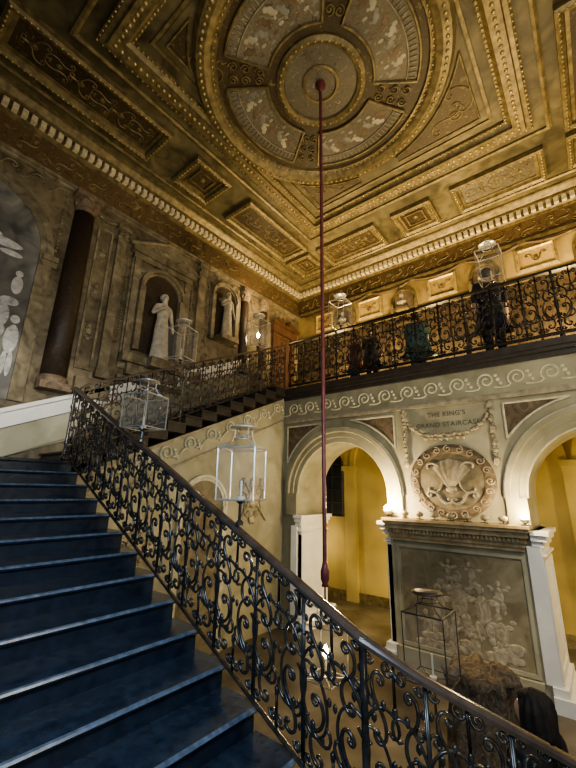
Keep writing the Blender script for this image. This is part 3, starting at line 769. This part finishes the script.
b1 = empty('balustrade', (-5.5, RB, .33), 'scrolled wrought iron balustrade with bronze handrail climbing the dark stairs', 'railing')
X_END = -1.13
railbar('handrail', [(-5.56,RB,nz(-5.5)+HR+.0),(-5.5,RB,nz(-5.5)+HR),(X_END,RB,nz(X_END)+HR-.02),(-.85,RB+.1,nz(-.85)+HR-.03),(-.52,RB+.32,nz(-.52)+HR-.05),(-.2,RB+.6,nz(-.2)+HR-.1),(.2,RB+1.0,nz(.2)+HR-.15)], .07, .042, rail_m, b1)
railbar('bottom_rail', [(-5.5,RB,nz(-5.5)+.09),(X_END,RB,nz(X_END)+.09),(-.85,RB+.1,nz(-.85)+.09),(-.52,RB+.32,nz(-.52)+.09),(-.2,RB+.6,nz(-.2)+.08),(.2,RB+1.0,nz(.2)+.08)], .03, .016, iron_m, b1)
NP = 11; W1 = (X_END+5.5)/NP
pm = panel_mesh(lambda u,v: (u, 0, v+SL1*u), W1, HR-.11)
for i in range(NP):
    x = -5.5+W1*i
    o = bpy.data.objects.new('scroll_panel', pm); COL.objects.link(o); o.location = (x, RB, nz(x)+.09); child(o, b1)
for i in (0, NP):
    x = -5.5+W1*i; newel(b1, x, RB, nz(x), nz(x)+HR-.01, k=1.25)
fl = [(-1.13,RB),(-.85,RB+.12),(-.52,RB+.32),(-.22,RB+.58),(.04,RB+.84)]
for k in range(4):
    (xa,ya),(xb,yb) = fl[k], fl[k+1]; L = math.hypot(xb-xa,yb-ya); dx, dy = (xb-xa)/L, (yb-ya)/L
    sl = (nz(xb)-nz(xa)-.015)/L
    me = panel_mesh(lambda u,v: (u*dx, u*dy, v+sl*u), L, HR-.13, None, 1.2)
    o = bpy.data.objects.new('scroll_panel', me); COL.objects.link(o); o.location = (xa, ya, nz(xa)+.09); child(o, b1)
newel(b1, .04, RB+.84, nz(.04)-.1, nz(.04)+HR-.1)
SL2 = RU/TR
b2 = empty('balustrade', (-5.5, Y2, .33), 'scrolled wrought iron balustrade rising along the upper flight', 'railing')
n2 = lambda y: .33+SL2*(y-Y2)
railbar('handrail', [(-5.5,RB+.06,n2(RB)+1.06),(-5.5,Y2+.05,n2(Y2)+1.1),(-5.5,YG-.12,n2(YG)+1.08)], .07, .045, rail_m, b2)
railbar('bottom_rail', [(-5.5,Y2,n2(Y2)+.14),(-5.5,YG-.12,n2(YG)+.14)], .03, .016, iron_m, b2)
N2 = 11; W2 = (YG-.12-Y2)/N2
pm2 = panel_mesh(lambda u,v: (0, u, v+SL2*u), W2, .94)
for i in range(N2):
    y = Y2+W2*i
    o = bpy.data.objects.new('scroll_panel', pm2); COL.objects.link(o); o.location = (-5.5, y, n2(y)+.14); child(o, b2)
for i in range(4, N2+1, 7):
    y = Y2+W2*i; newel(b2, -5.5, y, n2(y)-.02, n2(y)+1.06)
b3 = empty('balustrade', (-5.5, YG, ZG), 'long scrolled black iron balustrade along the gallery edge', 'railing')
YR = YG-.06
railbar('handrail', [(-5.42,YR,ZG+1.17),(XR-.02,YR,ZG+1.17)], .08, .05, irond_m, b3)
railbar('bottom_rail', [(-5.42,YR,ZG+.1),(XR-.02,YR,ZG+.1)], .04, .05, irond_m, b3)
N3 = 17; W3 = (XR-.02+5.42)/N3
pm3 = panel_mesh(lambda u,v: (u, 0, v), W3, 1.04, irond_m, 1.6)
for i in range(N3):
    x = -5.42+W3*i
    o = bpy.data.objects.new('scroll_panel', pm3); COL.objects.link(o); o.location = (x, YR, ZG+.1); child(o, b3)
    if i % 3 == 2: newel(b3, x+W3, YR, ZG, ZG+1.15, irond_m)

# ------------------------------------------------------------ pendant
pen = empty('pendant_lantern', (CX, CY, ZC), 'glass lantern on a long dark red rod hanging from the ceiling', 'lamp')
bm = bmesh.new(); tube(bm, [(0,0,-.02),(0,0,-7.4)], .024, 10); fin(bm, 'rod', rod_m, pen)
bm = bmesh.new(); lathe(bm, [(.0,0),(.08,-.02),(.085,-.05),(.04,-.1),(.02,-.2)], n=16); fin(bm, 'ceiling_rose', rod_m, pen, smooth=True)
bm = bmesh.new(); lathe(bm, [(.024,-7.15),(.034,-7.2),(.05,-7.25),(.047,-7.33),(.03,-7.37),(.04,-7.4)], n=14); fin(bm, 'finial', rod_m, pen, smooth=True)
def lantern_parts(e, z, w, h, lit=False, post=None, wires=True, mat=metal_m):
    a, b = w*.49, w*.5
    c0 = [(-a,-a),(a,-a),(a,a),(-a,a)]; c1 = [(-b,-b),(b,-b),(b,b),(-b,b)]
    bm = bmesh.new()
    for i in range(4):
        j = (i+1) % 4
        tube(bm, [(*c0[i],z),(*c1[i],z+h)], .006, 5)
        tube(bm, [(*c0[i],z),(*c0[j],z)], .006, 5); tube(bm, [(*c1[i],z+h),(*c1[j],z+h)], .008, 5)
    tube(bm, [(*c0[0],z),(*c0[2],z)], .005, 5); tube(bm, [(*c0[1],z),(*c0[3],z)], .005, 5)
    fin(bm, 'frame', mat, e)
    if wires:
        bm = bmesh.new()
        for i in range(4):
            x, y = c1[i]
            tube(bm, [(x,y,z+h),(x*.8,y*.8,z+h+.015),(x*.5,y*.5,z+h+.045),(x*.36,y*.36,z+h+.1),(x*.36,y*.36,z+h+.17)], .0045, 5)
        tube(bm, [(w*.24*math.cos(t*math.pi/8), w*.24*math.sin(t*math.pi/8), z+h+.09) for t in range(17)], .004, 5)
        fin(bm, 'wire_crown', mat, e)
        bm = bmesh.new(); lathe(bm, [(.005,z+h+.19),(w*.2,z+h+.185),(w*.38,z+h+.17),(w*.37,z+h+.16),(.01,z+h+.17)], n=18); fin(bm, 'smoke_cap', mat, e, smooth=True)
    bm = bmesh.new()
    for i in range(4):
        j = (i+1) % 4
        bm.faces.new([bm.verts.new(p) for p in ((*c0[i],z),(*c0[j],z),(*c1[j],z+h),(*c1[i],z+h))])
    fin(bm, 'glass', glass_m, e)
    bm = bmesh.new(); lathe(bm, [(.03,z),(.035,z+.02),(.01,z+.03),(.01,z+h*.35),(.004,z+h*.37)], n=10); fin(bm, 'candle', candle_m, e)
    if lit:
        bm = bmesh.new(); lathe(bm, [(.004,z+h*.36),(.03,z+h*.42),(.026,z+h*.52),(.002,z+h*.6)], n=10); fin(bm, 'bulb', bulb_m, e, smooth=True)
    if post:
        bm = bmesh.new(); lathe(bm, [(.03,z-post),(.03,z-post+.02),(.012,z-post+.04),(.012,z-.03),(.04,z-.01),(.04,z)], n=10); fin(bm, 'post', iron_m, e)
lantern_parts(pen, -8.25, .34, .5, True, None, True)
bm = bmesh.new(); tube(bm, [(0,0,-7.35),(0,0,-7.58)], .01, 6); fin(bm, 'hook', iron_m, pen)
def lantern(x, y, zb, w=.38, h=.48, post=.1, lit=False, label='clear glass lantern with pale metal frame standing on the handrail', mat=metal_m, rot=0):
    e = empty('lantern', (x, y, zb), label, 'lantern', 'glass lanterns around the staircase'); e.rotation_euler = (0,0,rot)
    lantern_parts(e, post, w, h, lit, post, True, mat)
hz = lambda x: nz(x)+HR+.022
lantern(-2.12, RB, hz(-2.12), .29, .38, .18, rot=.45)
lantern(-3.62, RB, hz(-3.62), .32, .34, .14, rot=.3)
h2 = lambda y: n2(y)+1.14
lantern(-5.5, 3.72, h2(3.72), .38, .58, .08, rot=.3)
lantern(-5.5, 5.7, h2(5.7), .38, .6, .08, True, 'lit glass lantern with pale metal frame standing on the handrail')
for x in (-3.95, -.88): lantern(x, YR, ZG+1.197, .38, .58, .08)
lantern(-1.53, 4.2, ZF, .4, .58, .98, False, 'dark framed glass lantern on an iron floor post', dark_m)

# ------------------------------------------------------------ figures
def figure(name, loc, H, yaw, mats, pose='stand', label='', cat='person', hairm=None, robe=None, group=None, bulk=1.0, longhair=False):
    J = {}
    def j(n, p, r, m):
        k = bulk if m in (1,2) else 1
        J[n] = (Vector(p), (r[0]*k, r[1]*k), m)
    sd = pose == 'sit'
    pz = .30 if sd else .53
    dz = pz-.53
    j('pel',(0,0,pz),(.085,.065),2); j('sp',(0,.005,.62+dz),(.078,.058),1); j('ch',(0,.0,.73+dz),(.098,.066),1)
    j('up',(0,-.005,.80+dz),(.07,.05),1); j('nk',(0,0,.845+dz),(.032,.032),0); j('h0',(0,.008,.885+dz),(.046,.052),0)
    j('h1',(0,.008,.93+dz),(.052,.06),0); j('h2',(0,.004,.97+dz),(.036,.042),0)
    j('ns',(0,.07,.922+dz),(.009,.009),0)
    E = [('pel','sp'),('sp','ch'),('ch','up'),('up','nk'),('nk','h0'),('h0','h1'),('h1','h2'),('h1','ns')]
    for s, t in ((-1,'L'),(1,'R')):
        j('sh'+t,(s*.105,0,.795+dz),(.042,.042),1)
        if pose == 'rail' : e, w = (s*.15,.02,.64), (s*.11,.15,.62)
        elif sd: e, w = (s*.14,.0,.41), (s*.09,.15,.37)
        elif pose == 'statue': e, w = ((s*.16,.0,.65),(s*.1,.1,.7)) if s > 0 else ((s*.15,-.01,.64),(s*.15,.04,.5))
        else: e, w = (s*.14,-.01,.64), (s*.15,.03,.5)
        j('el'+t,e,(.032,.032),1); j('wr'+t,w,(.02,.02),0)
        d = (Vector(w)-Vector(e)).normalized(); px = Vector((0,0,1)).cross(d)
        px = px.normalized() if px.length > .2 else Vector((0,1,0))
        j('pa'+t, Vector(w)+d*.03, (.02,.014), 0)
        E += [('up','sh'+t),('sh'+t,'el'+t),('el'+t,'wr'+t),('wr'+t,'pa'+t)]
        for k, (o, L) in enumerate(((-.015,.035),(-.005,.042),(.005,.04),(.014,.032))):
            j('f%d%s'%(k,t), Vector(w)+d*(.035+L)+px*o+Vector((0,0,-.008)), (.005,.005), 0); E.append(('pa'+t,'f%d%s'%(k,t)))
        j('th'+t, Vector(w)+d*.03-px*.03*s, (.006,.006), 0); E.append(('wr'+t,'th'+t))
        if sd: hp, kn, an, to = (s*.055,.02,.29),(s*.07,.25,.30),(s*.07,.24,.04),(s*.08,.32,.02)
        else: hp, kn, an, to = (s*.05,0,.49),(s*.058,.008,.28),(s*.06,-.01,.045),(s*.07,.075,.02)
        j('hp'+t,hp,(.062,.062),2); j('kn'+t,kn,(.042,.042),2); j('an'+t,an,(.026,.026),2); j('to'+t,to,(.024,.018),3)
        E += [('pel','hp'+t),('hp'+t,'kn'+t),('kn'+t,'an'+t),('an'+t,'to'+t)]
    names = list(J); idx = {n:i for i,n in enumerate(names)}
    me = bpy.data.meshes.new(name+'_sk'); me.from_pydata([J[n][0]*H for n in names], [(idx[a],idx[b]) for a,b in E], [])
    ob = bpy.data.objects.new(name+'_sk', me); COL.objects.link(ob)
    ob.modifiers.new('s','SKIN'); sub = ob.modifiers.new('d','SUBSURF'); sub.levels = 2
    sv = me.skin_vertices[0].data
    for n in names: sv[idx[n]].radius = (J[n][1][0]*H, J[n][1][1]*H)
    sv[0].use_root = True
    bpy.context.view_layer.update()
    m2 = bpy.data.meshes.new_from_object(ob.evaluated_get(bpy.context.evaluated_depsgraph_get()))
    bpy.data.objects.remove(ob)
    m2.materials.clear()
    for m in mats: m2.materials.append(m)
    pts = [(J[n][0]*H, J[n][2]) for n in names]
    for a,b in E: pts.append(((J[a][0]+J[b][0])*H/2, J[b][2] if J[b][2] != 3 else 3))
    for p in m2.polygons:
        p.use_smooth = True; c = p.center
        p.material_index = min(pts, key=lambda q: (q[0]-c).length)[1]
    o = bpy.data.objects.new(name, m2); COL.objects.link(o); o.location = loc; o.rotation_euler = (0,0,yaw)
    o['label'] = label; o['category'] = cat
    if group: o['group'] = group
    if hairm:
        bm = bmesh.new()
        if longhair:
            ball(bm, (0,-.016*H,(.93+dz)*H), .07*H, (.95,1.0,1.15), 4)
            for v in list(bm.verts):
                if v.co.y > .03*H and v.co.z < (.965+dz)*H: v.co.y = .03*H
                if v.co.z < (.93+dz)*H: v.co.z -= .05*H; v.co.x *= 1.15
                a = math.atan2(v.co.y, v.co.x); v.co += Vector((math.cos(a),math.sin(a),0))*(.008*H*math.sin(a*14)+.012*H*noise.noise(v.co*14))
        else:
            ball(bm, (0,-.012*H,(.945+dz)*H), .064*H, (.95,1.05,.95), 3)
            for v in list(bm.verts):
                if v.co.y > .025*H and v.co.z < (.965+dz)*H: v.co.y = .025*H
        fin(bm, 'hair', hairm, o, smooth=True)
    if robe:
        bm = bmesh.new(); n = 28; rings = []
        for (r, z) in ((.15,.0),(.14,.1),(.12,.25),(.11,.4),(.1,.5),(.085,.6),(.1,.7),(.09,.79),(.04,.83)):
            rings.append([bm.verts.new((H*r*bulk*(1+.1*math.sin(k*2*math.pi*5/n+z*3))*math.cos(2*math.pi*k/n), H*r*bulk*.75*(1+.1*math.sin(k*2*math.pi*5/n))*math.sin(2*math.pi*k/n), H*z)) for k in range(n)])
        for i in range(len(rings)-1):
            for k in range(n): bm.faces.new((rings[i][k],rings[i][(k+1)%n],rings[i+1][(k+1)%n],rings[i+1][k]))
        if cat == 'person': 
            for v in bm.verts: v.co.z = max(v.co.z, .3*H)
        fin(bm, 'robe' if cat != 'person' else 'coat', robe, o, smooth=True)
    return o
skin = plain('skin', (.42,.26,.18), .55, 0, .1); navy = plain('navy_cloth', (.012,.016,.035), .8, 0, .3); teal = plain('teal_cloth', (.07,.15,.155), .8, 0, .2)
black = plain('black_cloth', (.01,.01,.012), .7, 0, .3); red = plain('dull_red_cloth', (.13,.05,.045), .8, 0, .2); hairm = plain('dark_hair', (.02,.013,.009), .8, 0, .4, 30)
bluec = plain('grey_blue_cloth', (.1,.13,.19), .8, 0, .2)
figure('person', (-1.04, YG+.42, ZG), 1.82, .5, (skin,navy,black,black), 'stand', 'person in a long dark navy coat standing at the gallery railing', hairm=hairm, robe=navy, bulk=1.3)
figure('person', (-2.45, YG+.45, ZG), 1.3, .4, (skin,teal,teal,black), 'stand', 'short person in a wide teal coat standing behind the railing', hairm=hairm, robe=teal, bulk=1.8)
figure('person', (-3.5, YG+.5, ZG), 1.25, math.pi+.4, (skin,black,black,black), 'stand', 'child in black clothes standing on the gallery', hairm=hairm, robe=black, bulk=1.3)
figure('person', (-3.98, YG+.6, ZG), 1.28, math.pi-.3, (skin,red,bluec,black), 'stand', 'child in a dull red coat standing on the gallery', hairm=hairm, robe=red, bulk=1.3)
figure('person', (-.62, 3.6, ZF+.02), 1.72, 1.3, (skin,black,black,black), 'sit', 'seated person in black clothes at the foot of the stairs', hairm=hairm, bulk=1.45, longhair=True)
sto = empty('stool', (-.62,3.6,ZF), 'small dark wooden stool under the seated person', 'stool')
bm = bmesh.new(); lathe(bm, [(.17,.34),(.19,.35),(.19,.38),(.17,.39)], n=18); fin(bm, 'seat', dark_m, sto)
for a in range(4):
    t = a*math.pi/2+.6; bm = bmesh.new(); tube(bm, [(.13*math.cos(t),.13*math.sin(t),.35),(.17*math.cos(t),.17*math.sin(t),0)], .016, 8); fin(bm, 'leg', dark_m, sto)
figure('statue', (XL+.2, NY, 2.5), 1.5, -math.pi/2, (stone_m,)*4, 'statue', 'pale stone robed statue standing in the pedimented niche', 'statue', hairm=stone_m, robe=stone_m, bulk=.9)
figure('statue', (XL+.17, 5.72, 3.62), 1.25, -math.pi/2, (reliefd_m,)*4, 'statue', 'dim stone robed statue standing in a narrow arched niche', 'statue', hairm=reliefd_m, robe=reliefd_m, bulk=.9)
bm = bmesh.new(); MB(bm, lm, 5.45, 5.99, 3.5, 3.62, 0, .36); MB(bm, lm, 3.7, 4.16, 2.3, 2.5, 0, .38); trim(bm, wallrel_m)
bm = bmesh.new()
prof = [(.38,0),(.36,.2),(.33,.45),(.31,.68),(.33,.82),(.35,.88),(.31,.94),(.18,.97),(.01,.98)]
lathe(bm, prof, n=72)
for v in bm.verts:
    a = math.atan2(v.co.y, v.co.x)
    k = 1+.09*math.sin(9*a+v.co.z*3)+.13*noise.noise(v.co*6)+.06*math.sin(17*a-v.co.z*5)
    v.co.x *= k; v.co.y *= k
    if v.co.z > .6: v.co.z += .1*noise.noise(v.co*8+Vector((3,1,2)))
    v.co.z = max(v.co.z, 0)
fin(bm, 'cloth_bundle', fur_m, smooth=True, label='brown crumpled cloth bundle draped over a low plinth', cat='cloth', loc=(-1.27,4.86,ZF))

# ------------------------------------------------------------ lights
def light(kind, loc, energy, col, size=.1, target=None, spot=None, sizey=None):
    l = bpy.data.lights.new(kind.lower()+'_light', kind); l.energy = energy; l.color = col
    if kind == 'AREA':
        l.size = size
        if sizey: l.shape = 'RECTANGLE'; l.size_y = sizey
    else: l.shadow_soft_size = size
    if kind == 'SPOT': l.spot_size = spot; l.spot_blend = .6
    o = bpy.data.objects.new(kind.lower()+'_light', l); COL.objects.link(o); o.location = loc
    if target is not None: o.rotation_euler = (Vector(target)-Vector(loc)).to_track_quat('-Z','Y').to_euler()
    return o
WARM = (1,.74,.4); AMB = (1,.72,.34); COOL = (.5,.72,1)
light('AREA', (.2,-.8,1.2), 200, COOL, 1.0, (-3.2,1.4,-1.4), sizey=1.2)
light('AREA', (2.05,3.2,2.6), 230, (1,.87,.64), 2.2, (-3.2,5.2,1.6), sizey=2.6)  # unseen fill light added beside the right wall
light('SPOT', (1.6,.2,-1.9), 560, (1,.86,.56), .3, (-1.9,5.2,6.4), 1.45)
light('SPOT', (-.5,-.6,3.0), 1100, (1,.93,.8), .1, (-6.7,1.9,1.1), .4)
light('SPOT', (-1.5,-.6,1.0), 260, (1,.9,.75), .2, (-6.8,2.4,3.4), .9)
for x in (-4.6,-2.3,.2): light('AREA', (x, YB-1.1, ZG+.25), 180, AMB, .5, (x, YB-.2, 5.4))
light('POINT', (-2.99, YG-.42, -.12), 110, WARM, .03); light('POINT', (-.9, YG-.42, -.12), 42, WARM, .03)
light('POINT', (-6.2, 6.6, 4.9), 40, WARM, .05)
light('POINT', (-6.3, 8.6, -1.2), 40, (1,.76,.38), .1); light('POINT', (-2.6, 8.3, -1.7), 120, (1,.76,.36), .1)
light('POINT', (1.6, 8.3, -.9), 140, (1,.74,.34), .1)
light('POINT', (CX, CY, -1.62), 40, WARM, .03)
light('SPOT', (.6,4.6,1.9), 200, (1,.95,.85), .1, (-.3,7.2,-2.6), .8)
light('SPOT', (-3.4,3.4,1.9), 90, (1,.97,.92), .1, (-5.0,7.4,-1.6), .35)
w = bpy.data.worlds.new('world'); scene.world = w; w.use_nodes = True; w.node_tree.nodes['Background'].inputs[0].default_value = (.02,.02,.025,1)
try: scene.view_settings.look = 'AgX - Medium High Contrast'
except Exception as ex: print(ex)

# ------------------------------------------------------------ camera
cd = bpy.data.cameras.new('camera'); cd.sensor_fit = 'VERTICAL'; cd.sensor_height = 24; cd.lens = 373.8/768*24; cd.clip_start = .02
cam = bpy.data.objects.new('camera', cd); COL.objects.link(cam)
f = 373.8
Yc = Vector((312,-112,-f)).normalized(); Xc = Vector((483,98,f)); Xc = (Xc-Yc*Xc.dot(Yc)).normalized(); Zc = Xc.cross(Yc)
cam.matrix_world = Matrix((Xc, Yc, Zc)).to_4x4()
scene.camera = cam
